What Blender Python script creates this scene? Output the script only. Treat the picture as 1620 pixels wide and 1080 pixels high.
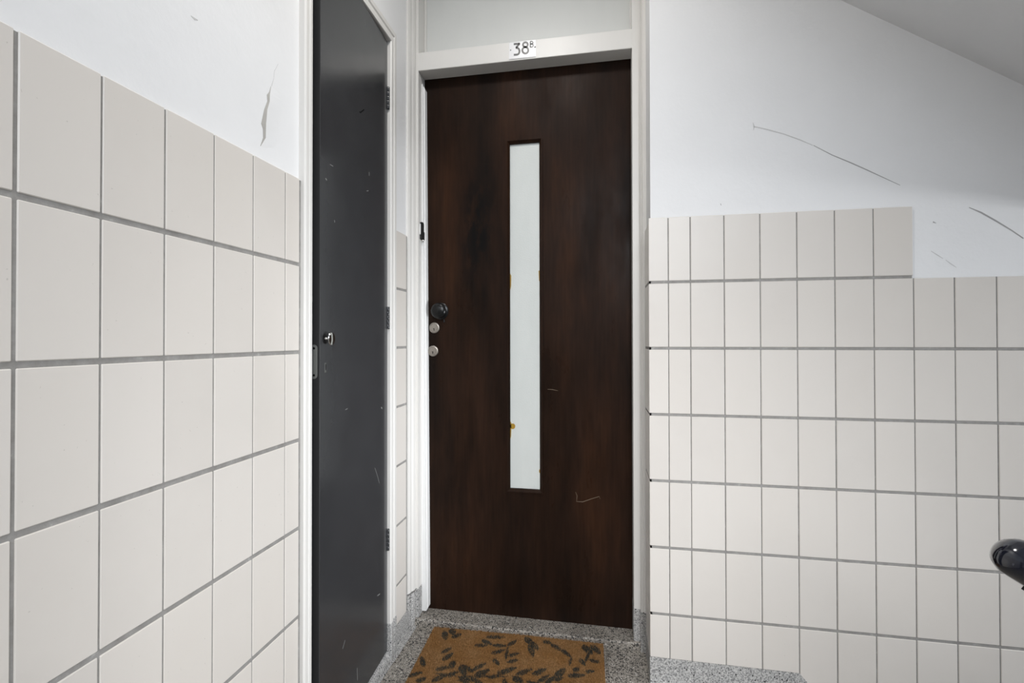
import bpy, bmesh, math, random
from mathutils import Matrix, Vector
random.seed(7)
S = bpy.context.scene
C = S.collection
for o in list(bpy.data.objects):
    bpy.data.objects.remove(o)

# ------------------------------------------------------------------ camera
EYE = 1.06
FPX, YAW, PIT, ROL, PPY = 764.86, .1818, -.0086, .0015, -11.29
_A = Matrix(((math.cos(YAW), math.sin(YAW), 0), (0, 0, -1), (-math.sin(YAW), math.cos(YAW), 0)))
_B = Matrix(((1, 0, 0), (0, math.cos(PIT), -math.sin(PIT)), (0, math.sin(PIT), math.cos(PIT))))
_C = Matrix(((math.cos(ROL), math.sin(ROL), 0), (-math.sin(ROL), math.cos(ROL), 0), (0, 0, 1)))
M = _C @ _B @ _A                       # world direction -> (right, down, forward)
cam = bpy.data.objects.new('camera', bpy.data.cameras.new('camera'))
C.objects.link(cam)
R = Matrix((M[0], -Vector(M[1]), -Vector(M[2]))).transposed().to_4x4()
cam.matrix_world = Matrix.Translation((0, 0, EYE)) @ R
cam.data.sensor_width = 36
cam.data.sensor_fit = 'HORIZONTAL'
cam.data.lens = FPX / 1620 * 36
cam.data.shift_y = PPY / 1620
cam.data.clip_start = .01
S.camera = cam

def ray(u, v):
    return M.transposed() @ Vector(((u - 810) / FPX, (v - 540 - PPY) / FPX, 1))
def onX(u, v, X):
    d = ray(u, v); return d * (X / d.x) + Vector((0, 0, EYE))
def onY(u, v, Y):
    d = ray(u, v); return d * (Y / d.y) + Vector((0, 0, EYE))
def onZ(u, v, Z):
    d = ray(u, v); return d * ((Z - EYE) / d.z) + Vector((0, 0, EYE))

# ------------------------------------------------------------------ light
S.view_settings.view_transform = 'Standard'
S.view_settings.look = 'None'
S.view_settings.gamma = 1
S.view_settings.exposure = 0.0
w = bpy.data.worlds.new('sky'); S.world = w
w.use_nodes = True
w.node_tree.nodes['Background'].inputs[0].default_value = (.80, .88, 1, 1)
w.node_tree.nodes['Background'].inputs[1].default_value = .35

def area(name, loc, direction, sx, sy, power, col):
    l = bpy.data.lights.new(name, 'AREA'); l.shape = 'RECTANGLE'
    l.size, l.size_y, l.energy, l.color = sx, sy, power, col
    o = bpy.data.objects.new(name, l); C.objects.link(o)
    o.location = loc
    o.rotation_euler = Vector(direction).to_track_quat('-Z', 'Y').to_euler()
    return o
# daylight entering by the landing window behind, and up the stairs from the street door, plus an added beam
area('daylight_landing_window', (.85, -1.66, 2.60), (-.15, 1, -.25), 1.0, 1.5, 20, (.78, .875, 1))
area('fill_beam_door_end', (.30, -1.66, 2.10), (-.50, 3.36, -1.80), .8, 1.2, 6.5, (.97, .98, 1)).data.spread = math.radians(50)  # narrow beam added to brighten the door end of the landing
area('daylight_street_door', (3.30, .20, .20), (-4, 1.15, .45), .7, .9, 5.3, (.94, .965, 1)).data.spread = math.radians(30)

# ------------------------------------------------------------------ helpers
def mesh_obj(name, bm, mats, parent=None, smooth=False):
    me = bpy.data.meshes.new(name)
    bmesh.ops.recalc_face_normals(bm, faces=bm.faces)
    bm.to_mesh(me); bm.free()
    for m in (mats if isinstance(mats, (list, tuple)) else [mats]):
        me.materials.append(m)
    if smooth:
        for p in me.polygons: p.use_smooth = True
    o = bpy.data.objects.new(name, me); C.objects.link(o)
    if parent: o.parent = parent
    return o
def box(bm, x0, x1, y0, y1, z0, z1, bev=0, seg=1, mi=0):
    b = bmesh.new()
    bmesh.ops.create_cube(b, size=1)
    for v in b.verts:
        v.co = Vector((x0 + (v.co.x + .5) * (x1 - x0), y0 + (v.co.y + .5) * (y1 - y0), z0 + (v.co.z + .5) * (z1 - z0)))
    if bev:
        bmesh.ops.bevel(b, geom=b.edges[:], offset=bev, segments=seg, affect='EDGES', profile=.5)
    for f in b.faces: f.material_index = mi
    me = bpy.data.meshes.new('t'); b.to_mesh(me); b.free()
    bm.from_mesh(me); bpy.data.meshes.remove(me)
def boxo(name, mat, parent, *a, bev=0, seg=1):
    bm = bmesh.new(); box(bm, *a, bev=bev, seg=seg)
    return mesh_obj(name, bm, mat, parent)
def prism(bm, pts, axis, a, b):
    """closed polygon pts (2d) extruded along axis from a to b"""
    def P(p, t):
        if axis == 'x': return (t, p[0], p[1])
        if axis == 'y': return (p[0], t, p[1])
        return (p[0], p[1], t)
    lo = [bm.verts.new(P(p, a)) for p in pts]; hi = [bm.verts.new(P(p, b)) for p in pts]
    n = len(pts)
    bm.faces.new(lo); bm.faces.new(hi[::-1])
    for i in range(n): bm.faces.new((lo[i], hi[i], hi[(i + 1) % n], lo[(i + 1) % n]))
def prismo(name, mat, parent, pts, axis, a, b):
    bm = bmesh.new(); prism(bm, pts, axis, a, b)
    return mesh_obj(name, bm, mat, parent)
def lathe(bm, prof, mat4, n=32):
    """prof: (radius, height) list, turned round local z, placed by mat4"""
    rings = []
    for r, h in prof:
        if r < 1e-6: rings.append([bm.verts.new(mat4 @ Vector((0, 0, h)))])
        else: rings.append([bm.verts.new(mat4 @ Vector((r * math.cos(2 * math.pi * i / n), r * math.sin(2 * math.pi * i / n), h))) for i in range(n)])
    for a, b in zip(rings, rings[1:]):
        for i in range(n):
            j = (i + 1) % n
            if len(a) == 1 and len(b) == 1: continue
            if len(a) == 1: bm.faces.new((a[0], b[i], b[j]))
            elif len(b) == 1: bm.faces.new((a[i], a[j], b[0]))
            else: bm.faces.new((a[i], a[j], b[j], b[i]))
def ribbon(bm, pts, width, normal, th=.0008):
    """flat stroke along 3d pts lying in the plane with this normal; width may be a list"""
    normal = Vector(normal).normalized(); pts = [Vector(p) for p in pts]
    ws = width if isinstance(width, list) else [width] * len(pts)
    top, bot = [], []
    for i, p in enumerate(pts):
        d = (pts[min(i + 1, len(pts) - 1)] - pts[max(i - 1, 0)]).normalized()
        s = normal.cross(d).normalized() * ws[i] / 2
        top.append((bm.verts.new(p + s + normal * th), bm.verts.new(p - s + normal * th)))
        bot.append((bm.verts.new(p + s), bm.verts.new(p - s)))
    for i in range(len(pts) - 1):
        bm.faces.new((top[i][0], top[i][1], top[i + 1][1], top[i + 1][0]))
        bm.faces.new((top[i][0], top[i + 1][0], bot[i + 1][0], bot[i][0]))
        bm.faces.new((top[i][1], bot[i][1], bot[i + 1][1], top[i + 1][1]))
    for k in (0, -1):
        bm.faces.new((top[k][0], bot[k][0], bot[k][1], top[k][1]))
def empty(name, loc=(0, 0, 0)):
    o = bpy.data.objects.new(name, None); C.objects.link(o); o.location = loc
    o.empty_display_size = .05
    return o
def tag(o, label=None, cat=None, group=None, kind=None):
    if label: o['label'] = label
    if cat: o['category'] = cat
    if group: o['group'] = group
    if kind: o['kind'] = kind
    return o

# ------------------------------------------------------------------ materials
def mat(name, col, rough=.5, spec=.5, metal=0, coat=0):
    m = bpy.data.materials.new(name); m.use_nodes = True
    p = m.node_tree.nodes['Principled BSDF']
    p.inputs['Base Color'].default_value = (*col, 1)
    p.inputs['Roughness'].default_value = rough
    p.inputs['Specular IOR Level'].default_value = spec
    p.inputs['Metallic'].default_value = metal
    p.inputs['Coat Weight'].default_value = coat
    return m, m.node_tree, p
def N(nt, t, **kw):
    n = nt.nodes.new(t)
    for k, v in kw.items():
        if k in n.inputs: n.inputs[k].default_value = v
        else: setattr(n, k, v)
    return n
def coords(nt, scale=(1, 1, 1), obj=False):
    g = N(nt, 'ShaderNodeTexCoord') if obj else N(nt, 'ShaderNodeNewGeometry')
    mp = N(nt, 'ShaderNodeMapping'); mp.inputs['Scale'].default_value = scale
    nt.links.new(g.outputs['Object' if obj else 'Position'], mp.inputs['Vector'])
    return mp.outputs[0]
def ramp(nt, fac, stops):
    r = N(nt, 'ShaderNodeValToRGB'); e = r.color_ramp.elements
    while len(e) < len(stops): e.new(.5)
    for el, (p, c) in zip(e, stops):
        el.position = p; el.color = (*c, 1) if len(c) == 3 else c
    nt.links.new(fac, r.inputs[0]); return r.outputs[0]
def noise(nt, vec, scale, detail=4, rough=.55):
    n = N(nt, 'ShaderNodeTexNoise', Scale=scale, Detail=detail, Roughness=rough)
    nt.links.new(vec, n.inputs['Vector']); return n.outputs['Fac']
def bump(nt, p, h, strength, dist):
    b = N(nt, 'ShaderNodeBump', Strength=strength, Distance=dist)
    nt.links.new(h, b.inputs['Height']); nt.links.new(b.outputs[0], p.inputs['Normal'])
def mixc(nt, fac, a, b):
    m = N(nt, 'ShaderNodeMix', data_type='RGBA')
    if isinstance(fac, float): m.inputs[0].default_value = fac
    else: nt.links.new(fac, m.inputs[0])
    for i, c in ((6, a), (7, b)):
        if isinstance(c, tuple): m.inputs[i].default_value = (*c, 1)
        else: nt.links.new(c, m.inputs[i])
    return m.outputs[2]

def plaster(name, col):
    m, nt, p = mat(name, col, .62, .35)
    c = coords(nt)
    a = noise(nt, c, 7, 3); b = noise(nt, c, 55, 4)
    nt.links.new(mixc(nt, a, tuple(x * .965 for x in col), tuple(min(1, x * 1.02) for x in col)), p.inputs['Base Color'])
    ad = N(nt, 'ShaderNodeMath', operation='MULTIPLY_ADD'); nt.links.new(a, ad.inputs[0]); ad.inputs[1].default_value = 2.0
    nt.links.new(b, ad.inputs[2])
    bump(nt, p, ad.outputs[0], .25, .0025)
    return m
PLASTER = plaster('white_painted_plaster', (.80, .80, .80))

def tilemat():
    m, nt, p = mat('cream_glazed_tile', (.66, .62, .57), .32, .4)
    oi = N(nt, 'ShaderNodeObjectInfo')
    base = ramp(nt, oi.outputs['Random'], [(0, (.635, .598, .556)), (.5, (.67, .628, .578)), (1, (.70, .662, .618))])
    c = coords(nt)
    n1 = noise(nt, c, 9, 3)
    sp = noise(nt, c, 160, 2)
    spf = ramp(nt, sp, [(.745, (0, 0, 0)), (.77, (1, 1, 1))])
    col = mixc(nt, n1, base, (.685, .648, .602))
    f = N(nt, 'ShaderNodeMath', operation='MULTIPLY'); nt.links.new(spf, f.inputs[0]); f.inputs[1].default_value = .35
    nt.links.new(mixc(nt, f.outputs[0], col, (.30, .28, .25)), p.inputs['Base Color'])
    bump(nt, p, noise(nt, c, 14, 2), .12, .004)
    return m
TILE = tilemat()
def groutmat():
    m, nt, p = mat('grey_cement_grout', (.23, .22, .205), .85, .2)
    c = coords(nt)
    nt.links.new(ramp(nt, noise(nt, c, 40, 6, .7), [(.3, (.24, .23, .215)), (.62, (.33, .32, .305)), (.74, (.48, .47, .45))]), p.inputs['Base Color'])
    bump(nt, p, noise(nt, c, 260, 3), .4, .001)
    return m
GROUT = groutmat()
def terrazzo(name, light, mid):
    m, nt, p = mat(name, light, .5, .4)
    c = coords(nt)
    v = N(nt, 'ShaderNodeTexVoronoi', Scale=150.0); nt.links.new(c, v.inputs['Vector'])
    wn = N(nt, 'ShaderNodeSeparateColor'); nt.links.new(v.outputs['Color'], wn.inputs[0])
    chips = ramp(nt, wn.outputs[0], [(0, (.012, .012, .012)), (.24, (.02, .02, .02)), (.27, mid), (.62, light), (.90, light), (.93, (.62, .60, .56))])
    v2 = N(nt, 'ShaderNodeTexVoronoi', Scale=300.0); nt.links.new(c, v2.inputs['Vector'])
    w2 = N(nt, 'ShaderNodeSeparateColor'); nt.links.new(v2.outputs['Color'], w2.inputs[0])
    c2 = ramp(nt, w2.outputs[1], [(0, (.03, .03, .03)), (.18, (.05, .05, .05)), (.22, mid), (1, light)])
    e = ramp(nt, v.outputs['Distance'], [(.30, (0, 0, 0)), (.48, (1, 1, 1))])
    d = mixc(nt, e, chips, c2)
    dirt = ramp(nt, noise(nt, c, 5, 4), [(.35, (.72, .71, .70)), (.65, (1, 1, 1))])
    mm = N(nt, 'ShaderNodeMix', data_type='RGBA', blend_type='MULTIPLY'); mm.inputs[0].default_value = 1
    nt.links.new(d, mm.inputs[6]); nt.links.new(dirt, mm.inputs[7])
    nt.links.new(mm.outputs[2], p.inputs['Base Color'])
    bump(nt, p, wn.outputs[0], .12, .0006)
    return m
TERRA = terrazzo('speckled_terrazzo', (.46, .425, .375), (.19, .172, .15))
def terra_fine():
    m, nt, p = mat('worn_terrazzo_plinth', (.33, .33, .33), .6, .35)
    c = coords(nt)
    n = noise(nt, c, 260, 2, .6)
    big = N(nt, 'ShaderNodeTexVoronoi', Scale=150.0); nt.links.new(c, big.inputs['Vector'])
    s = N(nt, 'ShaderNodeSeparateColor'); nt.links.new(big.outputs['Color'], s.inputs[0])
    chip = ramp(nt, s.outputs[0], [(.10, (1, 1, 1)), (.12, (0, 0, 0))])
    dist = ramp(nt, big.outputs['Distance'], [(.28, (1, 1, 1)), (.4, (0, 0, 0))])
    mu = N(nt, 'ShaderNodeMath', operation='MULTIPLY'); nt.links.new(chip, mu.inputs[0]); nt.links.new(dist, mu.inputs[1])
    g = ramp(nt, n, [(.36, (.15, .15, .148)), (.5, (.40, .395, .385)), (.66, (.58, .57, .55))])
    nt.links.new(mixc(nt, mu.outputs[0], g, (.015, .015, .015)), p.inputs['Base Color'])
    return m
PLINTH = terra_fine()
def paint(name, col, rough=.38, marks=False):
    m, nt, p = mat(name, col, rough, .45)
    c = coords(nt, (1, 1, .25))
    nt.links.new(mixc(nt, noise(nt, c, 25, 3), tuple(x * .95 for x in col), col), p.inputs['Base Color'])
    bump(nt, p, noise(nt, coords(nt, (1, 1, .15)), 60, 2), .1, .001)
    return m
CREAM = paint('cream_white_gloss_paint', (.72, .705, .675))
STRIPW = paint('bright_white_strip', (.82, .82, .81), .35)
PANELM = paint('pale_transom_panel', (.66, .67, .65), .45)
def greydoor():
    m, nt, p = mat('charcoal_gloss_paint', (.040, .041, .044), .2, .5)
    c = coords(nt)
    n = noise(nt, c, 6, 5)
    nt.links.new(mixc(nt, n, (.031, .032, .034), (.042, .043, .0455)), p.inputs['Base Color'])
    nt.links.new(ramp(nt, noise(nt, c, 12, 4), [(.3, (.19, .19, .19)), (.7, (.26, .26, .26))]), p.inputs['Roughness'])
    bump(nt, p, noise(nt, coords(nt, (1, 1, .3)), 22, 1), .012, .002)
    return m
GREY = greydoor()
EDGE = mat('shaded_door_edge', (.016, .016, .0165), .6, .2)[0]  # shade on the door's free edge, put into its colour
def brownwood():
    m, nt, p = mat('dark_brown_varnished_veneer', (.03, .018, .012), .38, .06)
    c = coords(nt, (1, 1, .22))
    big = noise(nt, c, 6.5, 4, .6)
    fine = noise(nt, coords(nt, (1, 1, .05)), 120, 4, .6)
    col = ramp(nt, big, [(.28, (.0080, .0058, .0048)), (.43, (.0165, .0092, .0062)), (.58, (.0260, .0130, .0080)), (.75, (.044, .0195, .0100))])
    k = ramp(nt, fine, [(.3, (.78, .78, .78)), (.7, (1.12, 1.12, 1.12))])
    mm = N(nt, 'ShaderNodeMix', data_type='RGBA', blend_type='MULTIPLY'); mm.inputs[0].default_value = 1
    nt.links.new(col, mm.inputs[6]); nt.links.new(k, mm.inputs[7]); g = N(nt, 'ShaderNodeNewGeometry')              # old dark runs in the varnish, left of the window
    gm = N(nt, 'ShaderNodeMapping'); gm.inputs['Location'].default_value = (.455 / .085, 0, -1.47 / .34); gm.inputs['Scale'].default_value = (1 / .085, 0, 1 / .34)
    nt.links.new(g.outputs['Position'], gm.inputs['Vector'])
    ln_ = N(nt, 'ShaderNodeVectorMath', operation='LENGTH'); nt.links.new(gm.outputs[0], ln_.inputs[0])
    fall = ramp(nt, ln_.outputs['Value'], [(.25, (1, 1, 1)), (1.0, (0, 0, 0))])
    runs = ramp(nt, noise(nt, coords(nt, (1, 1, .4)), 26, 5, .6), [(.44, (0, 0, 0)), (.56, (1, 1, 1))])
    mk = N(nt, 'ShaderNodeMath', operation='MULTIPLY'); nt.links.new(fall, mk.inputs[0]); nt.links.new(runs, mk.inputs[1])
    nt.links.new(mixc(nt, mk.outputs[0], mm.outputs[2], (.0062, .0055, .0052)), p.inputs['Base Color'])
    nt.links.new(ramp(nt, noise(nt, coords(nt, (1, 1, .35)), 8, 6, .65), [(.35, (.26, .26, .26)), (.65, (.52, .52, .52))]), p.inputs['Roughness'])
    bump(nt, p, fine, .05, .001)
    return m
BROWN = brownwood()
def opal():
    m, nt, p = mat('frosted_opal_glass', (.72, .75, .72), .28, .5)
    c = coords(nt)
    nt.links.new(mixc(nt, noise(nt, coords(nt, (1, 1, .3)), 18, 4), (.66, .69, .665), (.76, .785, .76)), p.inputs['Base Color'])
    p.inputs['Subsurface Weight'].default_value = .15
    p.inputs['Subsurface Radius'].default_value = (.01, .01, .01)
    bump(nt, p, noise(nt, c, 220, 2), .35, .0012)
    return m
OPAL = opal()
STEEL = mat('brushed_nickel', (.34, .31, .275), .42, .5, 1)[0]
CHROME = mat('polished_chrome', (.78, .77, .74), .12, .5, 1)[0]
DULLSTEEL = mat('dull_galvanised_steel', (.16, .165, .155), .55, .5, .6)[0]
BLACK = mat('black_bakelite', (.006, .006, .006), .28, .3)[0]
BLACKP = mat('matt_black_plastic', (.006, .006, .006), .5, .4)[0]
DARK = mat('dark_keyhole', (.004, .004, .004), .9, .1)[0]
PLATE = mat('white_enamel', (.77, .77, .78), .25, .5)[0]
INK = mat('black_enamel_lettering', (.008, .008, .009), .3, .5)[0]
def coir(name, a, b):
    m, nt, p = mat(name, a, .9, .15)
    oi = noise(nt, coords(nt), 230, 4, .7)
    big = ramp(nt, noise(nt, coords(nt), 16, 4), [(.35, (0, 0, 0)), (.65, (1, 1, 1))])
    c = mixc(nt, big, a, b)
    nt.links.new(mixc(nt, ramp(nt, oi, [(.35, (0, 0, 0)), (.65, (1, 1, 1))]), tuple(x * .45 for x in a), c), p.inputs['Base Color'])
    return m
COIR = coir('brown_coir', (.36, .185, .066), (.44, .255, .115))
COIRD = coir('dark_printed_coir', (.055, .052, .042), (.095, .085, .064))
SCUFF = mat('grey_rubber_scuff', (.55, .545, .54), .8, .2)[0]
SCUFFD = mat('dark_rubber_scuff', (.36, .355, .35), .8, .2)[0]
FLAKESHADE = mat('flake_shade_grey', (.40, .385, .36), .9, .1)[0]  # shaded side of the lifted plaster flake, painted grey
STAIN = mat('yellow_varnish_stain', (.42, .25, .03), .4, .4)[0]
SCRATCH = mat('pale_scratch', (.16, .12, .085), .7, .2)[0]
SCRATCHG = mat('grey_scratch', (.22, .22, .21), .7, .2)[0]
def railm():
    m, nt, p = mat('navy_black_lacquer', (.006, .007, .014), .12, .5, 0, .6)
    c = coords(nt)
    nt.links.new(ramp(nt, noise(nt, c, 140, 3), [(.62, (.006, .007, .013)), (.75, (.05, .05, .06))]), p.inputs['Base Color'])
    return m
RAIL = railm()

# ------------------------------------------------------------------ key dimensions (metres, landing floor at z = 0)
H, W = .204, .1009
XT, XP = -.6904, -.698                 # left wall: tile face, plaster face
YT, YP = 1.5501, 1.556                 # right wall: tile face, plaster face
XC = .1466                             # tiled corner of the right wall
YF, YD, YA = 1.71, 1.775, 1.694        # door jamb face, door leaf face, architrave face
Z0 = 1.0289                            # a bed joint, the others every H
TTOP, TBOT = 1.433, .080               # tile top, tile bottom
JH, JV = .0084, .003                   # bed joint, upright joint
CEIL = 2.62
def soff(x): return 2.0478 - .649 * (x - .6926)
XM = 1.854; ZM = soff(XM)              # where the flight above meets the half landing

# ------------------------------------------------------------------ setting
floor = tag(boxo('floor', TERRA, None, -.80, .59, -1.70, 1.79, -.18, 0, bev=.006), 'speckled grey terrazzo landing floor', kind='structure')

wl = bmesh.new()
OY0, OY1, OZ1 = 1.050, 1.492, 2.044    # cupboard opening
prism(wl, [(-1.70, -.05), (OY0 - .02, -.05), (OY0 - .02, OZ1 + .02), (OY1 + .02, OZ1 + .02), (OY1 + .02, -.05), (1.95, -.05), (1.95, CEIL + .1), (-1.70, CEIL + .1)], 'x', -.85, XP)
box(wl, -1.15, -1.10, .90, 1.65, -.05, CEIL)
box(wl, -1.15, -.84, .86, .90, -.05, CEIL); box(wl, -1.15, -.84, 1.65, 1.69, -.05, CEIL)
box(wl, -1.15, -.80, .86, 1.69, 2.2, 2.24)
wall_left = tag(mesh_obj('wall_left', wl, PLASTER), 'white plastered wall above cream tiles, beside the charcoal cupboard door', kind='structure')
wr = bmesh.new()
prism(wr, [(XC + .006, -1.9), (3.42, -1.9), (3.42, 4.1), (XC + .006, 4.1)], 'y', YP, 1.95)
wall_right = tag(mesh_obj('wall_right', wr, PLASTER), 'white plastered stair wall with stepped cream tile dado', kind='structure')
wb = bmesh.new()
box(wb, -.86, XC + .2, 1.83, 1.95, -.05, CEIL + .1)
tag(mesh_obj('wall_back', wb, PLASTER), 'white wall behind the flat door', kind='structure')
wf = bmesh.new()
box(wf, -.86, -.12, -1.82, -1.70, -1.9, 4.1); box(wf, 1.37, 3.42, -1.82, -1.70, -1.9, 4.1)
box(wf, -.12, 1.37, -1.82, -1.70, -1.9, 1.48); box(wf, -.12, 1.37, -1.82, -1.70, 3.37, 4.1)
tag(mesh_obj('wall_front', wf, PLASTER), 'white wall with landing window opposite the flat door', kind='structure')
ws = bmesh.new()
box(ws, 3.36, 3.5, -1.82, 1.95, 3.2, 4.1); box(ws, 3.36, 3.5, -1.82, 1.95, .70, 1.70)
box(ws, 3.36, 3.5, -1.82, -1.0, -1.9, 4.1); box(ws, 3.36, 3.5, .50, 1.95, 1.6, 3.3)
box(ws, 3.36, 3.5, 1.2, 1.95, -1.9, .8); box(ws, 3.36, 3.5, -1.2, -.1, -1.9, .8)
tag(mesh_obj('wall_side', ws, PLASTER), 'white street wall of the stairwell with window and door openings', kind='structure')
tag(boxo('ceiling', PLASTER, None, -.86, .165, -1.82, 1.95, CEIL, CEIL + .25), 'white landing ceiling', kind='structure')
uf = bmesh.new()
prism(uf, [(-.19, CEIL), (XM, ZM), (3.36, ZM), (3.36, ZM + .2), (XM, ZM + .24), (.16, CEIL + .25), (-.19, CEIL + .25)], 'y', .60, YP)
box(uf, XM, 3.36, -1.70, .61, ZM, ZM + .2)
tag(mesh_obj('stair_soffit', uf, PLASTER), 'white plastered underside of the flight above', kind='structure')
tag(boxo('ceiling_stairwell', PLASTER, None, .0, 3.5, -1.82, 1.95, 4.1, 4.2), 'white stairwell ceiling', kind='structure')
tag(boxo('floor_lower', TERRA, None, .4, 3.5, -1.82, 1.95, -1.95, -1.8), 'terrazzo floor at the foot of the stairs', kind='structure')
st = bmesh.new()
stair = tag(mesh_obj('stair_flight', st, TERRA), 'terrazzo stairs going down beside the tiled wall', kind='structure')
for i in range(9):
    x0 = .59 + i * .27
    boxo('step', TERRA, stair, x0 - .02, x0 + .27, .60, YT - .001, -.18 * (i + 1) - .18, -.18 * (i + 1), bev=.006)

# landing window and street openings: frames with panes
def window(n, x0, x1, y0, y1, z0, z1, label):
    root = tag(empty('window_%d' % n, ((x0 + x1) / 2, (y0 + y1) / 2, z0)), label, kind='structure')
    bm = bmesh.new(); t = .05
    if x1 - x0 > y1 - y0:
        box(bm, x0, x0 + t, y0, y1, z0, z1); box(bm, x1 - t, x1, y0, y1, z0, z1)
        box(bm, x0, x1, y0, y1, z0, z0 + t); box(bm, x0, x1, y0, y1, z1 - t, z1)
    else:
        box(bm, x0, x1, y0, y0 + t, z0, z1); box(bm, x0, x1, y1 - t, y1, z0, z1)
        box(bm, x0, x1, y0, y1, z0, z0 + t); box(bm, x0, x1, y0, y1, z1 - t, z1)
    o = mesh_obj('window_frame', bm, CREAM); o.parent = root; o.matrix_parent_inverse = Matrix.Translation(-root.location)
window(1, -.12, 1.37, -1.80, -1.74, 1.48, 3.37, 'white framed landing window')  # opening widened to take in the added low beam
window(2, 3.40, 3.46, -1.0, .50, 1.70, 3.2, 'white framed stairwell window')
window(3, 3.40, 3.46, -.1, 1.2, -1.8, .70, 'white framed street door opening')

# unseen fill lamps added to the stairwell
LAMPM = mat('fill_lamp_glass', (.85, .83, .78), .4)[0]
LAMPM.node_tree.nodes['Principled BSDF'].inputs['Emission Color'].default_value = (1, .93, .82, 1)
LAMPM.node_tree.nodes['Principled BSDF'].inputs['Emission Strength'].default_value = 2.0
def lamp(name, loc, d, prof, label, power, size, col):
    q = Vector(d).to_track_quat('Z', 'Y').to_matrix().to_4x4()
    root = tag(empty(name, loc), label, kind='structure')
    b = bmesh.new(); lathe(b, [(0, 0), (prof + .01, 0), (prof + .01, .012), (0, .012)], q, 32); mesh_obj('fill_lamp_base', b, CREAM, root)
    b = bmesh.new(); lathe(b, [(prof, .012), (prof, .024), (prof * .9, .032), (0, .034)], q, 32); mesh_obj('fill_lamp_shade', b, LAMPM, root)
    a = area(name + '_light', Vector(loc) + Vector(d) * .037, d, size, size, power, col); a.data.shape = 'DISK'
lamp('fill_ceiling_lamp', (-.25, .85, CEIL), (0, 0, -1), .15, 'added unseen fill lamp on the landing ceiling', 10.5, .28, (1, .975, .945))  # added out of view to brighten the walls near the door
sl_ = tag(empty('stair_lamp', (2.56, 1.0, ZM)), 'added unseen fill lamp under the half landing', kind='structure')  # added out of view, slit-shaped for the shadow edge on the stair wall
boxo('fill_lamp_base', CREAM, sl_, 0, .05, -.16, .16, -.165, 0, bev=.004)
boxo('fill_lamp_shade', LAMPM, sl_, -.012, 0, -.15, .15, -.150, -.105, bev=.004)
area('stair_lamp_light', (2.545, 1.0, ZM - .1275), (-1, 0, 0), .04, .28, 13, (.95, .975, 1)).rotation_euler = (math.pi / 2, math.pi / 2, math.pi / 2)

# ------------------------------------------------------------------ tiles
def tile_mesh(name, sx, sy, sz, bev=.0012):
    bm = bmesh.new(); box(bm, -sx / 2, sx / 2, -sy / 2, sy / 2, -sz / 2, sz / 2, bev=bev)
    me = bpy.data.meshes.new(name); bm.to_mesh(me); bm.free(); me.materials.append(TILE); return me
TH = .0042
_cache = {}
def put_tile(parent, axis, face, a0, a1, z0, z1):
    """axis 'x': tile in a wall of constant x (face towards +x); 'y': constant y (face towards -y); 'r': face towards -x"""
    key = (axis, round(a1 - a0, 4), round(z1 - z0, 4))
    if key not in _cache:
        d = (TH, a1 - a0, z1 - z0) if axis in 'xr' else (a1 - a0, TH, z1 - z0)
        _cache[key] = tile_mesh('tile', *d)
    o = bpy.data.objects.new('tile', _cache[key]); C.objects.link(o); o.parent = parent
    j = random.uniform(-.0004, .0004)
    m = (a0 + a1) / 2
    o.location = {'x': (face - TH / 2 + j, m, (z0 + z1) / 2), 'y': (m, face + TH / 2 + j, (z0 + z1) / 2), 'r': (face + TH / 2 + j, m, (z0 + z1) / 2)}[axis]
    k = .0015
    o.rotation_euler = (0, random.uniform(-k, k), random.uniform(-k, k)) if axis in 'xr' else (random.uniform(-k, k), 0, random.uniform(-k, k))
    return o
def rows(top, bottom):
    """(z0, z1) of each course between bottom and top"""
    out = []
    k = 2
    while True:
        zt = Z0 + k * H - JH / 2 if k < 2 else TTOP
        zb = max(Z0 + (k - 1) * H + JH / 2, bottom)
        if zt <= bottom + .01: break
        if zt <= top + .01: out.append((zb, zt))
        k -= 1
    return out
# left wall: grout beds and tiles
GB = .0018
boxo('grout_bed', GROUT, wall_left, XP - .001, XT - GB, -1.70, 1.0245, .0, TTOP - .002)
boxo('grout_bed', GROUT, wall_left, XP - .001, XT - GB, 1.545, 1.6565, TBOT, TTOP - .002, bev=.0)
for z0, z1 in rows(2, .0):
    k = -14
    while .4624 + k * W < 1.0:
        y0 = .4624 + k * W + JV / 2; y1 = min(y0 + W - JV, 1.0165)
        if k == -1: y1 -= .0018
        put_tile(wall_left, 'x', XT, y0, y1, z0, z1); k += 1
for z0, z1 in rows(2, TBOT):
    put_tile(wall_left, 'x', XT, 1.548, 1.6475, z0, z1)
# right wall
boxo('grout_bed', GROUT, wall_right, XC + GB, .868, YT + GB, YP + .001, -.9, TTOP - .002)
boxo('grout_bed', GROUT, wall_right, .868, 2.05, YT + GB, YP + .001, -1.0, 1.2289)
boxo('grout_bed', GROUT, wall_right, XC + GB, XC + .0065, YT + GB, YA, 0, TTOP - .02)
cols = [(XC, .2049), (.2049, .2696), (.2696, .3670)] + [(.3670 + i * W, .3670 + (i + 1) * W) for i in range(16)]
for z0, z1 in rows(2, -.60):
    for i, (a, b) in enumerate(cols):
        if z1 > 1.3 and a > .84: continue
        if z1 < .0 and a < .5: continue
        zz0 = z0
        if a < .55:
            if z1 < TBOT + .02: continue
            zz0 = max(z0, TBOT)
        put_tile(wall_right, 'y', YT, a + (JV / 2 if i else 0), b - JV / 2, zz0, z1)
for z0, z1 in rows(2, TBOT):
    put_tile(wall_right, 'r', XC, YT + .0045, YA - .010, z0, z1 - (.012 if z1 > 1.4 else 0))

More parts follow.
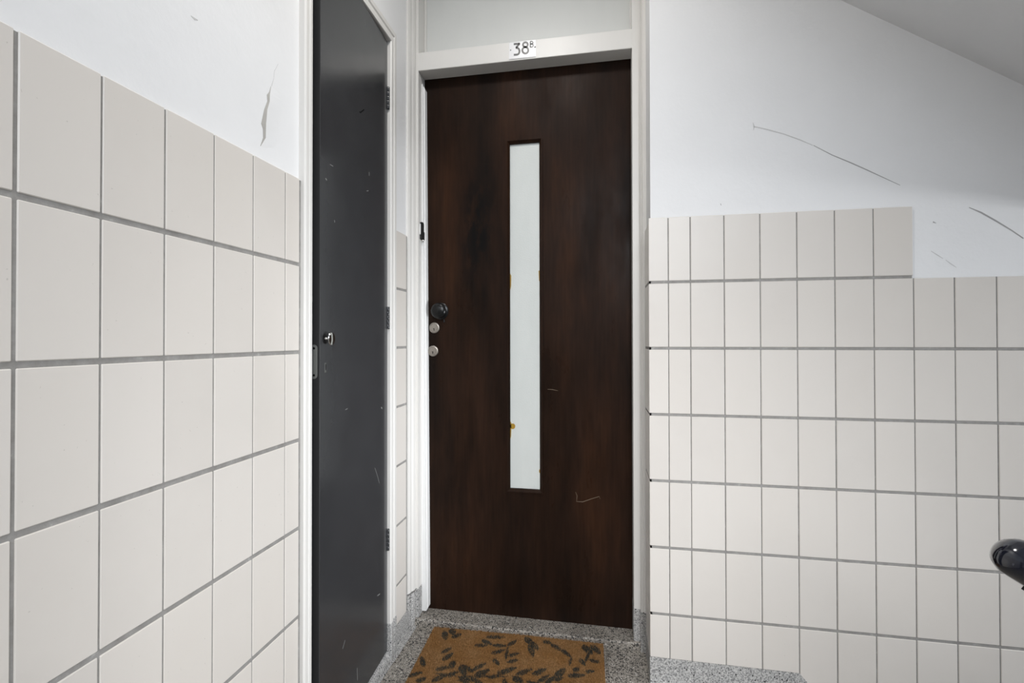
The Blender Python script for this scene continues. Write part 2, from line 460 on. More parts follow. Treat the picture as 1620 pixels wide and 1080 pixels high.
# ------------------------------------------------------------------ terrazzo skirting
bl = bmesh.new()
def cove(x):  # profile across left wall: x outwards, z
    return [(x - .012, 0), (x + .020, 0), (x + .010, .006), (x + .004, .018), (x + .002, .040), (x + .001, TBOT), (x - .012, TBOT)]
pl = cove(XT)
lo = []
prism(bl, pl, 'y', 1.497, YA + .03)
kerb = bmesh.new()
tag(mesh_obj('baseboard_left', bl, PLINTH), 'speckled terrazzo skirting under the narrow tiled strip', kind='structure')
tag(prismo('trim_3', PLINTH, None, [(-.86, 0), (XT + .018, 0), (XT + .012, .006), (XT + .006, .022), (XT - .004, .036), (-.86, .036)], 'y', 1.02, 1.50), 'low terrazzo kerb under the cupboard door', kind='structure')
br = bmesh.new()
xs = .5690
prism(br, [(XC - .001, -.17), (.59, -.17), (1.0, -.45), (2.6, -1.50), (2.6, -1.36), (1.0, -.31), (.62, .02), (.586, .060), (xs, TBOT), (XC - .001, TBOT)], 'y', YT - .0015, YT + .006)
box(br, XC - .0015, XC + .006, YT + .001, YA, 0, TBOT)
prism(br, [(YT - .0014, .045), (YT - .0014, 0), (YT - .018, 0), (YT - .008, .005), (YT - .003, .016)], 'x', XC, .585)
tag(mesh_obj('baseboard_right', br, PLINTH), 'grey terrazzo skirting under the stair wall tiles, sloping down with the stairs', kind='structure')
tag(boxo('trim_4', TERRA, None, -.695, XC + .004, YF - .012, 1.83, -.01, .027, bev=.005, seg=2), 'raised terrazzo threshold below the brown door', kind='structure')

# ------------------------------------------------------------------ frame of the flat door
frame = tag(empty('trim_1', (-.28, YF, 0)), 'cream painted door frame with transom around the brown flat door', kind='structure')
def fpart(o):
    o.parent = frame; o.matrix_parent_inverse = Matrix.Translation(-frame.location); return o
NB = .133                               # height of the terrazzo base blocks
XJL, XJR = -.6692, .1085
def jamb_prof(side, g=0):
    if side < 0:   # left jamb: face then reveal
        return [(-.70, YF - g), (XJL + g, YF - g), (XJL + g, YD + .01), (-.70, YD + .01)]
    return [(XJR - g, YF - g), (.17, YF - g), (.17, YD + .01), (XJR - g, YD + .01)]
def arch_prof(side, g=0):
    if side < 0:
        return [(-.699, YA + .02), (-.699, 1.664 - g), (-.6905, 1.664 - g), (-.6868, 1.672 - g), (-.6850, 1.684 - g), (-.6815 + g, 1.689 - g), (-.6790 + g, 1.697 - g), (-.6790 + g, YA + .02)]
    return [(.1305 - g, YA + .02), (.1305 - g, YA + .004 - g), (.1335, YA - g), (.1395, YA + .004 - g), (.1420, YA - .002 - g), (.1535, YA - .002 - g), (.1535, YA + .02)]
for s in (-1, 1):
    fpart(prismo('jamb', CREAM, None, jamb_prof(s), 'z', NB, CEIL))
    fpart(prismo('architrave', CREAM, None, arch_prof(s), 'z', NB, CEIL))
    b = bmesh.new(); prism(b, jamb_prof(s, .0012), 'z', 0, NB + (.003 if s > 0 else 0)); prism(b, arch_prof(s, .0012), 'z', 0, NB - .006)
    o = fpart(mesh_obj('base_block', b, PLINTH)); o['label'] = 'speckled terrazzo block at the foot of the frame'
ZR0, ZR1 = 2.0625, 2.1305
fpart(boxo('transom_rail', CREAM, None, XJL - .002, XJR + .002, YF - .0004, YD + .012, ZR0, ZR1, bev=.0015))
o = fpart(boxo('transom_panel', PANELM, None, XJL + .004, XJR - .001, YD + .004, YD + .012, ZR1 - .005, CEIL)); o['label'] = 'pale grey-green panel above the rail'
b = bmesh.new()
box(b, XJL - .001, XJL + .008, YD - .004, YD + .006, ZR1, CEIL, bev=.002); box(b, XJR - .003, XJR + .001, YD - .004, YD + .006, ZR1, CEIL, bev=.001)
fpart(mesh_obj('glazing_bead', b, CREAM))
fpart(boxo('head', CREAM, None, XJL - .002, XJR + .002, YF - .0004, YD + .012, CEIL - .06, CEIL, bev=.0015))
# white closing strip on the left reveal, slightly out of plumb
b = bmesh.new()
def strip(z, x):
    return [Vector((XJL - .004, YF + .033, z)), Vector((x - .006, YF + .033, z)), Vector((x - .006, YF + .041, z)), Vector((x - .002, YF + .043, z)), Vector((x, YD - .003, z)), Vector((XJL - .004, YD - .003, z))]
lo = strip(.0335, -.6450); hi = strip(2.030, -.6588)
lo[4].z += .012; lo[3].z += .008
for i, dz in enumerate((0, 0, -.004, -.012, -.018, 0)): hi[i].z += dz
vl = [b.verts.new(v) for v in lo]; vh = [b.verts.new(v) for v in hi]
b.faces.new(vl); b.faces.new(vh[::-1])
for i in range(6): b.faces.new((vl[i], vh[i], vh[(i + 1) % 6], vl[(i + 1) % 6]))
o = fpart(mesh_obj('closing_strip', b, STRIPW)); o['label'] = 'bright white closing strip'

# ------------------------------------------------------------------ brown flat door
door = tag(empty('door_1', (-.28, YD, .027)), 'dark brown veneered flat door with a tall narrow frosted window', kind='structure')
def dpart(o, parent=None):
    p = parent or door
    o.parent = p
    o.matrix_parent_inverse = Matrix.Translation(-door.location) if p is door else Matrix()
    return o
GX0, GX1, GZ0, GZ1 = -.342, -.216, .494, 1.797       # window opening in the leaf
b = bmesh.new(); dz0, dz1, dx0, dx1 = .0275, ZR0 + .006, XJL - .002, XJR + .002
box(b, dx0, GX0, YD, YD + .04, dz0, dz1); box(b, GX1, dx1, YD, YD + .04, dz0, dz1)
box(b, GX0, GX1, YD, YD + .04, dz0, GZ0); box(b, GX0, GX1, YD, YD + .04, GZ1, dz1)
bmesh.ops.remove_doubles(b, verts=b.verts, dist=1e-5)
dpart(mesh_obj('leaf', b, BROWN))
def bead(x0, x1, z0, z1, wd, ya, yb):
    b = bmesh.new()
    o_ = [(x0, z0), (x1, z0), (x1, z1), (x0, z1)]; i_ = [(x0 + wd, z0 + wd), (x1 - wd, z0 + wd), (x1 - wd, z1 - wd), (x0 + wd, z1 - wd)]
    m_ = [(x0 + wd * .35, z0 + wd * .35), (x1 - wd * .35, z0 + wd * .35), (x1 - wd * .35, z1 - wd * .35), (x0 + wd * .35, z1 - wd * .35)]
    v0 = [b.verts.new((x, YD + .001, z)) for x, z in o_]; v1 = [b.verts.new((x, ya, z)) for x, z in o_]
    v2 = [b.verts.new((x, ya, z)) for x, z in m_]; v3 = [b.verts.new((x, yb, z)) for x, z in i_]; v4 = [b.verts.new((x, YD + .02, z)) for x, z in i_]
    for A_, B_ in ((v0, v1), (v1, v2), (v2, v3), (v3, v4)):
        for i in range(4): b.faces.new((A_[i], A_[(i + 1) % 4], B_[(i + 1) % 4], B_[i]))
    return b
dpart(mesh_obj('window_bead', bead(GX0 - .006, GX1 + .006, GZ0 - .006, GZ1 + .006, .013, YD - .005, YD + .004), BROWN))
pane = dpart(boxo('pane', OPAL, None, GX0, GX1, YD + .012, YD + .018, GZ0, GZ1)); pane['label'] = 'white frosted glass strip'
def blob(pts, y, m, name, parent_fn=dpart):
    b = bmesh.new()
    v = [b.verts.new(onY(u, w_, y - .0009)) for u, w_ in pts]; v2 = [b.verts.new(onY(u, w_, y + .0005)) for u, w_ in pts]
    b.faces.new(v)
    n = len(v)
    for i in range(n): b.faces.new((v[i], v[(i + 1) % n], v2[(i + 1) % n], v2[i]))
    o = mesh_obj(name, b, m); parent_fn(o); return o
def ell(cu, cv, ru, rv, n=14): return [(cu + ru * math.cos(6.283 * i / n), cv + rv * math.sin(6.283 * i / n)) for i in range(n)]
YG = YD + .012
blob(ell(811, 674, 4.2, 4.5), YG, STAIN, 'varnish_stain')
blob([(806.5, 664), (809, 669), (808.5, 690), (806.5, 698)], YG, STAIN, 'varnish_stain')
blob(ell(854, 745, 1.3, 3), YG, STAIN, 'varnish_stain')
blob([(807, 432), (808.8, 436), (808.5, 452), (807, 460)], YG, STAIN, 'varnish_stain')
blob([(852.0, 428), (854.6, 428), (854.6, 446), (852.8, 444)], YG, STAIN, 'varnish_stain')
blob([(807, 226), (822, 226), (816, 228.5), (808, 229)], YG, STAIN, 'varnish_stain')
def scr(parent_fn, pts, y, w_, m, name='scratch'):
    b = bmesh.new(); ribbon(b, [onY(u, v, y) for u, v in pts], w_, (0, -1, 0), .0005)
    o = mesh_obj(name, b, m); parent_fn(o); return o
scr(dpart, [(910.5, 778), (913, 784), (912, 793), (922, 793.5), (935, 789), (948, 785), (949.5, 789)], YD, [.001, .0018, .0016, .0026, .002, .0018, .001], SCRATCH)
scr(dpart, [(866, 615.5), (874, 616), (883, 618)], YD, [.001, .0022, .001], SCRATCH)
# knob and two cylinder locks
def turned(name, centre, prof, m, parent, n=36, d=(0, -1, 0)):
    q = Vector(d).to_track_quat('Z', 'Y').to_matrix().to_4x4()
    b = bmesh.new(); lathe(b, prof, Matrix.Translation(centre) @ q, n)
    o = mesh_obj(name, b, m, smooth=True)
    md = o.modifiers.new('e', 'EDGE_SPLIT'); md.split_angle = math.radians(40)
    return dpart(o, parent)
kc = onY(697, 492, YD)
knob = turned('door_knob', kc, [(0, 0), (.032, 0), (.032, .002), (.029, .004), (.016, .006), (.015, .012), (.022, .016), (.028, .020), (.030, .025), (.028, .030), (.021, .034), (.010, .0355), (0, .036)], BLACK, door)
knob['label'] = 'round black door knob'
b = bmesh.new(); box(b, kc.x + .012, kc.x + .017, YD - .004, YD + .001, kc.z - .043, kc.z - .030, bev=.001)
dpart(mesh_obj('screw', b, BLACKP))
for (u, v) in ((688, 518.5), (686, 555)):
    c = onY(u, v, YD)
    L = turned('cylinder_lock', c, [(0, 0), (.0205, 0), (.0215, .004), (.0200, .0075), (.0165, .0085), (.0160, .0072), (.0125, .0072), (.0120, .0088), (0, .0092)], STEEL, door)
    L['label'] = 'round nickel cylinder lock'
    b = bmesh.new(); box(b, c.x - .0012, c.x + .0012, c.y - .0098, c.y - .006, c.z - .0105, c.z - .002); box(b, c.x - .0035, c.x + .001, c.y - .0098, c.y - .006, c.z - .004, c.z - .002)
    dpart(mesh_obj('keyhole', b, DARK), L)

# ------------------------------------------------------------------ house number plate
pc = Vector((-.2745, YF - .0005, 2.098))
plate = tag(empty('number_plate', (pc.x, YF - .0005, 2.0675)), 'white enamel house number plate reading 38 B on the door rail', 'number plate')
def npart(o, parent=None):
    o.parent = parent or plate; o.matrix_parent_inverse = Matrix.Translation(-plate.location); return o
PT = .0022
npl = npart(boxo('plate', PLATE, None, pc.x - .0490, pc.x + .0490, YF - .0004 - PT, YF - .0004, 2.0675, 2.1285, bev=.0006))
def tp(cx, cy):                         # drawing units -> point on the plate
    cy = cy + .086 * (cx - 660)
    return Vector((pc.x + (cx - 660) * .0001275, YF - .0004 - PT, pc.z - (cy - 538) * .0001275))
def stroke(name, pts, wd, closed=False):
    b = bmesh.new()
    if closed: pts = pts + [pts[0], pts[1]]
    ribbon(b, [tp(*p) for p in pts], wd, (0, -1, 0), .0004)
    return b
def arc(cx, cy, rx, ry, a0, a1, n=22): return [(cx + rx * math.cos(math.radians(a0 + (a1 - a0) * i / n)), cy + ry * math.sin(math.radians(a0 + (a1 - a0) * i / n))) for i in range(n + 1)]
SW = .0068
b = stroke('', [(415, 380), (480, 374), (592, 364)], SW)
for pts in ([(578, 366), (545, 410), (505, 455), (482, 487)], [(470, 490), (500, 487)] + arc(500, 583, 78, 96, -85, 88) + [(415, 682)]):
    ribbon(b, [tp(*p) for p in pts], SW, (0, -1, 0), .0004)
npart(mesh_obj('figure_three', b, INK))
b = stroke('', arc(748, 402, 68, 66, 0, 360, 30), SW); ribbon(b, [tp(*p) for p in arc(745, 562, 84, 88, 0, 360, 34)], SW, (0, -1, 0), .0004)
npart(mesh_obj('figure_eight', b, INK))
b = stroke('', [(886, 312), (886, 482)], .0042)
for pts in ([(886, 318), (925, 315)] + arc(925, 350, 36, 35, -90, 90, 12) + [(886, 386)], [(886, 386), (928, 385)] + arc(928, 430, 40, 45, -90, 90, 12) + [(886, 476)]):
    ribbon(b, [tp(*p) for p in pts], .0042, (0, -1, 0), .0004)
npart(mesh_obj('letter_b', b, INK))
for (cx, cy, r) in ((325, 548, .0020), (1018, 475, .0026)):
    b = bmesh.new(); lathe(b, [(r, 0), (r, .0008), (r * .5, .0013), (0, .0014)], Matrix.Translation(tp(cx, cy)) @ Vector((0, -1, 0)).to_track_quat('Z', 'Y').to_matrix().to_4x4(), 14)
    npart(mesh_obj('screw', b, INK if r > .0022 else DULLSTEEL))

# ------------------------------------------------------------------ black catch on the frame
bc = onX(666, 366, XJL)
catch = tag(empty('surface_catch', (XJL, bc.y, bc.z - .034)), 'small black plastic catch fixed to the white frame beside the brown door', 'catch')
def cpart(o): o.parent = catch; o.matrix_parent_inverse = Matrix.Translation(-catch.location); return o
b = bmesh.new()
pts = [(-.012, -.030), (.004, -.034), (.0085, -.030), (.0085, .028), (.002, .034), (-.010, .033)]
prism(b, [(bc.y + p, bc.z + q) for p, q in pts], 'x', XJL, XJL + .0085)
box(b, XJL, XJL + .0115, bc.y - .004, bc.y + .009, bc.z - .032, bc.z - .002, bev=.001)
cpart(mesh_obj('body', b, BLACKP))
cpart(boxo('side_plate', STRIPW, None, XJL, XJL + .004, bc.y - .0165, bc.y - .0118, bc.z - .014, bc.z + .026, bev=.001))
b = bmesh.new(); lathe(b, [(.0032, 0), (.0032, .010), (.0015, .0115), (0, .0116)], Matrix.Translation((XJL, bc.y - .004, bc.z - .0345)) @ Vector((1, 0, 0)).to_track_quat('Z', 'Y').to_matrix().to_4x4(), 14)
cpart(mesh_obj('screw', b, CHROME))

# ------------------------------------------------------------------ frame of the cupboard
cf = tag(empty('trim_2', (XP, OY1, .036)), 'cream painted frame around the charcoal cupboard door', kind='structure')
def kpart(o): o.parent = cf; o.matrix_parent_inverse = Matrix.Translation(-cf.location); return o
XCF = -.680
near = [(XP - .06, 1.0245), (XCF - .004, 1.0245), (XCF, 1.028), (XCF, 1.0395), (XCF + .002, 1.0415), (XCF + .002, 1.049), (XCF, OY0), (XP - .06, OY0)]
far = [(XP - .06, OY1), (XCF - .001, OY1), (XCF + .002, OY1 + .002), (XCF + .002, OY1 + .017), (XCF - .004, OY1 + .020), (XCF - .005, OY1 + .031), (XCF - .002, OY1 + .036), (XCF - .002, OY1 + .050), (XCF - .007, OY1 + .055), (XP - .06, OY1 + .055)]
kpart(prismo('casing', CREAM, None, near, 'z', .036, OZ1 - .001))
def loft(A, B):
    b = bmesh.new(); a_ = [b.verts.new(p) for p in A]; b_ = [b.verts.new(p) for p in B]; n = len(A)
    b.faces.new(a_); b.faces.new(b_[::-1])
    for i in range(n): b.faces.new((a_[i], b_[i], b_[(i + 1) % n], a_[(i + 1) % n]))
    return b
kpart(mesh_obj('casing', loft([(x, y, NB - .006) for x, y in far], [(x, y, OZ1 + y - OY1) for x, y in far]), CREAM))
kpart(mesh_obj('casing', loft([(x, 1.0245, OZ1 + y - OY1) for x, y in far], [(x, y, OZ1 + y - OY1) for x, y in far]), CREAM))
o = kpart(prismo('base_block', PLINTH, None, [(x + (.0012 if x > -.70 else 0), y) for x, y in far], 'z', 0, NB - .006)); o['label'] = 'speckled terrazzo block at the foot of the casing'
kpart(boxo('stop', CREAM, None, XP - .09, XP - .045, OY0 - .01, OY0 + .008, .036, OZ1)); kpart(boxo('stop', CREAM, None, XP - .09, XP - .045, OY1 - .012, OY1 + .01, .036, OZ1))

# ------------------------------------------------------------------ charcoal cupboard door, slightly ajar (hinged on the far side)
AJ = math.radians(3.2); DW, DT = .4270, .038
hx, hy = -.665 - math.sin(AJ) * DW, 1.06 + math.cos(AJ) * DW
gd = tag(empty('door_2', (hx, hy, .042)), 'narrow charcoal grey cupboard door standing slightly ajar', kind='structure')
gd.rotation_euler = (0, 0, AJ)          # local: -y runs from the hinge to the free edge, +x faces the landing
GZ = 2.038 - .042
bm = bmesh.new(); box(bm, -DT, 0, -DW, -.0015, 0, GZ, bev=.0015, seg=2)
bm.normal_update()
for f in bm.faces:
    if f.normal.y < -.9: f.material_index = 1
mesh_obj('leaf', bm, [GREY, EDGE], gd)
def gpt(t, z, off=0): return Vector((off, -DW + t, z - .042))
def glathe(name, c, prof, m, parent, d=(1, 0, 0), n=30):
    b = bmesh.new(); lathe(b, prof, Matrix.Translation(c) @ Vector(d).to_track_quat('Z', 'Y').to_matrix().to_4x4(), n)
    o = mesh_obj(name, b, m, parent, True); md = o.modifiers.new('e', 'EDGE_SPLIT'); md.split_angle = math.radians(40); return o
kb = gpt(.0243, 1.060)
kn = glathe('cupboard_knob', kb, [(0, .0), (.0045, 0), (.0042, .004), (.0030, .010), (.0036, .014), (.0150, .0155), (.0160, .0170), (.0150, .0190), (.008, .0200), (0, .0203)], CHROME, gd)
kn['label'] = 'flat round chrome knob on a thin stem'
glathe('rosette', kb, [(.0118, 0), (.0118, .0012), (.0105, .0020), (0, .0020)], BLACKP, kn)
b = bmesh.new(); kx = gpt(.0276, .989)
box(b, -.0003, .0005, kx.y - .0035, kx.y + .0035, kx.z - .012, kx.z + .012, bev=.0003)
esc = mesh_obj('keyhole_plate', b, DULLSTEEL, gd)
b = bmesh.new(); box(b, -.0002, .0009, kx.y - .0014, kx.y + .0014, kx.z - .006, kx.z + .009); mesh_obj('keyhole', b, DARK, esc)
# lock face plate let into the free edge
b = bmesh.new(); n = 14; cx = -.0145; r = .0088
z0, z1 = gpt(0, .9635).z, gpt(0, 1.046).z
poly = [(cx + r * math.cos(math.pi + math.pi * i / n), z0 + r + r * math.sin(math.pi + math.pi * i / n)) for i in range(n + 1)] + [(cx + r * math.cos(math.pi * i / n), z1 - r + r * math.sin(math.pi * i / n)) for i in range(n + 1)]
prism(b, poly, 'y', -DW - .0006, -DW + .0004)
fp = mesh_obj('lock_face_plate', b, DULLSTEEL, gd); fp['label'] = 'dull steel lock plate on the door edge'
for z in (z0 + r, z1 - r):
    glathe('screw', (cx, -DW - .0006, z), [(.0030, 0), (.0028, .0006), (0, .0006)], DARK, fp, (0, -1, 0), 12)
# three butt hinges
for za, zb in ((1.8167, 1.8898), (1.0923, 1.165), (.3683, .4384)):
    b = bmesh.new(); zc = (za + zb) / 2 - .042; hl = zb - za
    for i in range(5):
        lathe(b, [(0, 0), (.0042, 0), (.0046, .0006), (.0046, hl / 5 - .0012), (.0042, hl / 5 - .0006), (0, hl / 5 - .0006)], Matrix.Translation((.002, .0015, zc - hl / 2 + i * hl / 5)), 14)
    hg = mesh_obj('hinge', b, GREY, gd, True); md = hg.modifiers.new('e', 'EDGE_SPLIT'); md.split_angle = math.radians(40); hg['label'] = 'butt hinge with chipped grey paint'
    b = bmesh.new(); box(b, -.001, .0008, -.012, 0, zc - hl / 2, zc + hl / 2); mesh_obj('hinge_leaf', b, GREY, hg)
# scratches on the grey leaf
def gpx(u, v):
    n_ = Vector((math.cos(AJ), math.sin(AJ), 0)); P0 = Vector((-.665, 1.06, 0)); t_ = Vector((-math.sin(AJ), math.cos(AJ), 0))
    d = ray(u, v); q = d * (n_.dot(P0) / n_.dot(d)); return gpt((q - P0).dot(t_), q.z + EYE)
for pts, m_, wd in (([(568, 176), (570, 178), (576, 173)], DARK, .0028), ([(578, 36), (579, 40)], SCRATCHG, .0025), ([(593, 740), (597, 752), (600, 764)], SCRATCHG, .0010),
                    ([(546, 648), (550, 646)], SCRATCHG, .0014), ([(597, 942), (601, 939)], SCRATCHG, .0025), ([(565, 1056), (565.5, 1076)], SCRATCHG, .0014), ([(542, 1026), (546, 1012)], SCRATCHG, .0012),
                    ([(522, 260), (527, 263)], SCRATCHG, .0014), ([(515, 282), (517, 285)], SCRATCHG, .003), ([(584, 272), (584, 278)], SCRATCHG, .002), ([(529, 348), (529.5, 352)], SCRATCHG, .002), ([(603, 644), (604.5, 646)], SCRATCHG, .004),
                    ([(580, 302), (583, 301.5)], SCRATCHG, .0016)):
    b = bmesh.new(); ribbon(b, [gpx(*p) for p in pts], wd, (1, 0, 0), .0003); mesh_obj('scratch', b, m_, gd)

# ------------------------------------------------------------------ door mat
MT = .014
mc = [onZ(687, 990.5, MT), onZ(954, 1014.5, MT)]
A_, B_ = mc[0], mc[1]
ux = (B_ - A_).normalized(); uy = Vector((-ux.y, ux.x, 0)); ML, MD = (B_ - A_).length, .40
def mp(s, t, z): return A_ + ux * s - uy * t + Vector((0, 0, z - MT))
mat_root = tag(empty('door_mat', (A_ + ux * ML / 2 - uy * MD / 2) * 1), 'brown coir door mat printed with dark leaf sprigs', 'door mat')
mat_root.location.z = 0
def mpart(o): o.parent = mat_root; o.matrix_parent_inverse = Matrix.Translation(-mat_root.location); return o
LV = [(500, 150, 505, 208, 30), (540, 135, 560, 175, 34), (545, 195, 608, 165, 26), (765, 188, 888, 192, 26), (690, 242, 778, 240, 22), (738, 205, 802, 238, 26), (805, 240, 898, 246, 24), (902, 244, 962, 208, 22), (795, 296, 890, 268, 22), (888, 335, 908, 245, 12), (905, 312, 980, 288, 22), (812, 328, 852, 368, 22), (900, 352, 972, 332, 22),
      (1018, 188, 1058, 236, 32), (1045, 230, 1068, 318, 26), (1060, 218, 1098, 274, 26), (1128, 212, 1184, 232, 26), (1180, 232, 1252, 278, 26), (1248, 268, 1312, 318, 22), (1312, 318, 1298, 374, 12), (1388, 238, 1445, 304, 36), (1440, 240, 1500, 300, 30), (1420, 332, 1498, 350, 22), (1366, 326, 1402, 372, 22), (1400, 345, 1428, 285, 14),
      (478, 292, 548, 254, 22), (488, 338, 556, 288, 26), (438, 398, 542, 378, 24), (538, 390, 562, 338, 28), (600, 368, 640, 444, 30), (688, 440, 792, 394, 30), (690, 444, 762, 430, 18), (836, 424, 962, 384, 30), (958, 428, 1062, 394, 28), (1060, 432, 1154, 388, 28), (938, 440, 1004, 484, 34), (1208, 444, 1272, 388, 32), (1288, 437, 1404, 430, 26), (1328, 408, 1362, 380, 26), (1398, 412, 1462, 404, 20),
      (418, 474, 504, 428, 26), (500, 442, 592, 408, 24), (318, 474, 384, 448, 26), (638, 440, 692, 472, 28), (778, 452, 852, 430, 22), (1198, 468, 1262, 444, 22), (600, 440, 690, 442, 8), (690, 440, 940, 440, 7), (440, 420, 600, 440, 7)]
leaves = []
for a, c_, d, e, wd in LV:
    p0 = onZ(580 + a / 4.05, 960 + c_ / 4.05, MT) - A_; p1 = onZ(580 + d / 4.05, 960 + e / 4.05, MT) - A_
    leaves.append((p0.dot(ux), -p0.dot(uy), p1.dot(ux), -p1.dot(uy), min(.040, max(.008, wd / 4.05 * .0031))))
rr = random.Random(3)
for i in range(46):
    s, t, an = rr.uniform(.02, ML - .02), rr.uniform(.20, MD - .02), rr.uniform(0, 6.28)
    leaves.append((s, t, s + .055 * math.cos(an), t + .055 * math.sin(an), .017))
def in_leaf(s, t):
    for s0, t0, s1, t1, wd in leaves:
        dx, dy = s1 - s0, t1 - t0; L2 = dx * dx + dy * dy + 1e-9
        k = ((s - s0) * dx + (t - t0) * dy) / L2
        if -.02 < k < 1.02:
            dd = abs((s - s0) * dy - (t - t0) * dx) / math.sqrt(L2)
            kk = min(max(k, 0), 1)
            if dd < wd / 2 * (math.sin(math.pi * kk ** .8) ** .7 + .06): return True
    return False
NS, NT = 190, 125
bv = [mp(ML * i / NS, MD * j / NT, MT - .003) for j in range(NT + 1) for i in range(NS + 1)]
bf = [(j * (NS + 1) + i, j * (NS + 1) + i + 1, (j + 1) * (NS + 1) + i + 1, (j + 1) * (NS + 1) + i) for j in range(NT) for i in range(NS)]
bi = [1 if in_leaf(ML * (i + .5) / NS, MD * (j + .5) / NT) else 0 for j in range(NT) for i in range(NS)]
k = len(bv); bv += [mp(s, t, .0005) for s, t in ((0, 0), (ML, 0), (ML, MD), (0, MD))]
c4 = [0, NS, NT * (NS + 1) + NS, NT * (NS + 1)]
bf.append((k, k + 1, k + 2, k + 3)); bi.append(0)
for i in range(4): bf.append((k + i, k + (i + 1) % 4, c4[(i + 1) % 4], c4[i])); bi.append(0)
me = bpy.data.meshes.new('backing'); me.from_pydata([tuple(v) for v in bv], [], bf); me.materials.append(COIR); me.materials.append(COIRD)
me.polygons.foreach_set('material_index', bi)
o = bpy.data.objects.new('backing', me); C.objects.link(o); mpart(o)
verts, faces, mids = [], [], []
for i in range(52000):
    s, t = rr.uniform(0, ML), rr.uniform(0, MD) ** 1.0
    if i > 30000: t = rr.uniform(0, .30)
    k = len(verts); an = rr.uniform(0, 6.283); ln = rr.uniform(.0040, .0075); le = rr.uniform(0, .004); la = rr.uniform(0, 6.283)
    wd = rr.uniform(.0006, .0011)
    p = mp(s, t, MT - .0035)
    verts += [p + Vector((math.cos(an) * wd, math.sin(an) * wd, 0)), p - Vector((math.cos(an) * wd, math.sin(an) * wd, 0)), p + Vector((math.cos(la) * le, math.sin(la) * le, ln))]
    faces.append((k, k + 1, k + 2)); mids.append(1 if in_leaf(s + rr.gauss(0, .001), t + rr.gauss(0, .001)) and rr.random() < .80 else 0)
me = bpy.data.meshes.new('coir_pile'); me.from_pydata([tuple(v) for v in verts], [], faces); me.materials.append(COIR); me.materials.append(COIRD)
me.polygons.foreach_set('material_index', mids)
pile = bpy.data.objects.new('coir_pile', me); C.objects.link(pile); mpart(pile); tag(pile, 'brown coir bristles with dark leaf print', kind='stuff')

# ------------------------------------------------------------------ handrail at the head of the stairs
hr = tag(empty('handrail', (.70, .62, -.18)), 'glossy navy black wooden handrail with rounded end above the stairs', 'handrail')
def hpart(o): o.parent = hr; o.matrix_parent_inverse = Matrix.Translation(-hr.location); return o
sl = math.atan(.649); dv = Vector((math.cos(sl), 0, -math.sin(sl))); up = Vector((math.sin(sl), 0, math.cos(sl)))
h0 = Vector((.4310, .62, .8310))
b = bmesh.new(); n = 28; rings = []
prof = [(0, .002), (.002, .010), (.006, .0165), (.013, .0208), (.022, .0225), (.10, .0228), (2.4, .0228)]
for s, r in prof:
    sag = 0 if s > .03 else -.004 * (1 - s / .03)
    rings.append([b.verts.new(h0 + dv * s + up * (r * 1.0 * math.sin(6.2832 * i / n) + sag) + Vector((0, r * 1.05 * math.cos(6.2832 * i / n), 0))) for i in range(n)])
for A2, B2 in zip(rings, rings[1:]):
    for i in range(n): b.faces.new((A2[i], A2[(i + 1) % n], B2[(i + 1) % n], B2[i]))
b.faces.new(rings[0][::-1]); b.faces.new(rings[-1])
hpart(mesh_obj('rail', b, RAIL, smooth=True))
b = bmesh.new()
p0 = h0 + dv * .050 - up * .0200; p1 = h0 + dv * 2.4 - up * .0200
vs = [b.verts.new(p + up * q + Vector((0, y, 0))) for p in (p0, p1) for q in (0, -.007) for y in (-.013, .013)]
for f in ((0, 1, 3, 2), (4, 6, 7, 5), (0, 4, 5, 1), (2, 3, 7, 6), (0, 2, 6, 4), (1, 5, 7, 3)): b.faces.new([vs[i] for i in f])
hpart(mesh_obj('rail_bar', b, BLACK))
for k in range(4):
    p = h0 + dv * (.32 + k * .62) - up * .026
    step_top = -.18 * (int((p.x - .57) / .27) + 1)
    b = bmesh.new(); lathe(b, [(.009, step_top), (.009, p.z)], Matrix.Translation((p.x, .62, 0)), 14)
    lathe(b, [(.022, step_top), (.022, step_top + .004), (.009, step_top + .008)], Matrix.Translation((p.x, .62, 0)), 14)
    hpart(mesh_obj('baluster', b, BLACK, smooth=True))

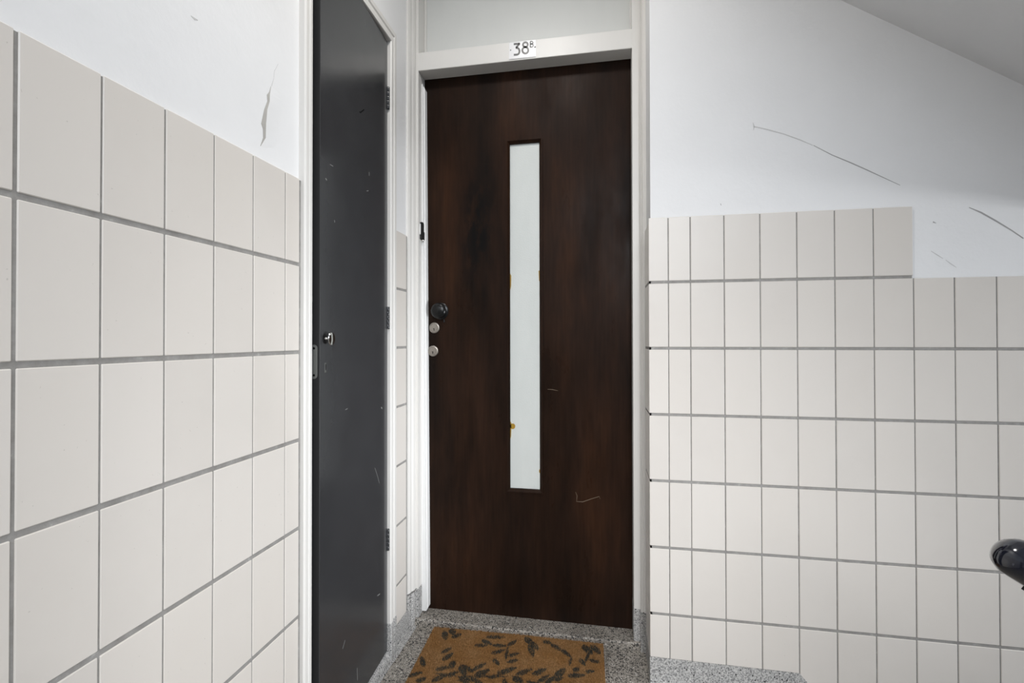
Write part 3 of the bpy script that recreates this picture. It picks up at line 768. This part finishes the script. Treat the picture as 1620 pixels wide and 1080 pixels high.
# ------------------------------------------------------------------ wear on the walls
def wallscuff(pts, wd, m_):
    b = bmesh.new(); ribbon(b, [onY(u, v, YP) for u, v in pts], wd, (0, -1, 0), .0003)
    return mesh_obj('scuff_mark', b, m_, wall_right)
wallscuff([(1192, 200), (1214, 205), (1240, 212), (1265, 221), (1286, 230)], [.003, .0032, .0026, .003, .0016], SCUFF)
wallscuff([(1287, 230), (1316, 245), (1345, 257), (1372, 269), (1400, 282), (1424, 293)], [.0018, .0024, .0030, .0028, .002, .0012], SCUFFD)
wallscuff([(1533, 328), (1552, 336), (1575, 349), (1600, 364), (1619, 377)], [.002, .0042, .0042, .003, .003], SCUFFD)
wallscuff([(1473, 397), (1484, 404), (1492, 409)], [.0012, .0022, .001], SCUFF); wallscuff([(1496, 411), (1504, 417), (1513, 423)], [.001, .0022, .001], SCUFF)
wallscuff([(1476, 351), (1481, 353)], [.0042, .001], SCUFFD)
wallscuff([(1140, 322), (1141, 325)], [.002, .001], SCUFFD)
wallscuff([(1191, 194), (1193, 200), (1192, 206)], [.001, .003, .001], SCUFF)
# peeling plaster flake by the cupboard casing
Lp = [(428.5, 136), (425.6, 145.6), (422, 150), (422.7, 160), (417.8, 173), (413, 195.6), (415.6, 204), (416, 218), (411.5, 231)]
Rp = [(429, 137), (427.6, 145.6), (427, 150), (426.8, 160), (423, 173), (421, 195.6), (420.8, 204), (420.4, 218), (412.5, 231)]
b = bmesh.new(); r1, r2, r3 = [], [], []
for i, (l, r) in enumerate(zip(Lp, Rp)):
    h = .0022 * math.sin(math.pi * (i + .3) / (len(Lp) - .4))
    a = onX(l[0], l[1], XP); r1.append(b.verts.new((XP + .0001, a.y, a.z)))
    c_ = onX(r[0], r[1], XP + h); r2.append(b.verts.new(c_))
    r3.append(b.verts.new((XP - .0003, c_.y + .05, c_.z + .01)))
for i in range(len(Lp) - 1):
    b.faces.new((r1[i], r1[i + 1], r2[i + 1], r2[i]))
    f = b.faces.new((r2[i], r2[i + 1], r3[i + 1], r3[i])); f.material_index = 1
mesh_obj('plaster_flake', b, [FLAKESHADE, PLASTER], wall_left)
def lscuff(pts, wd, m_):
    b = bmesh.new(); ribbon(b, [onX(u, v, XP) for u, v in pts], wd, (1, 0, 0), .0003); return mesh_obj('plaster_crack', b, m_, wall_left)
lscuff([(429.5, 136), (433, 124), (434, 112), (440, 101)], [.0012, .0008, .0008, .0004], SCUFF)
lscuff([(302, 25), (308, 30), (313, 32)], [.001, .004, .001], SCUFF)
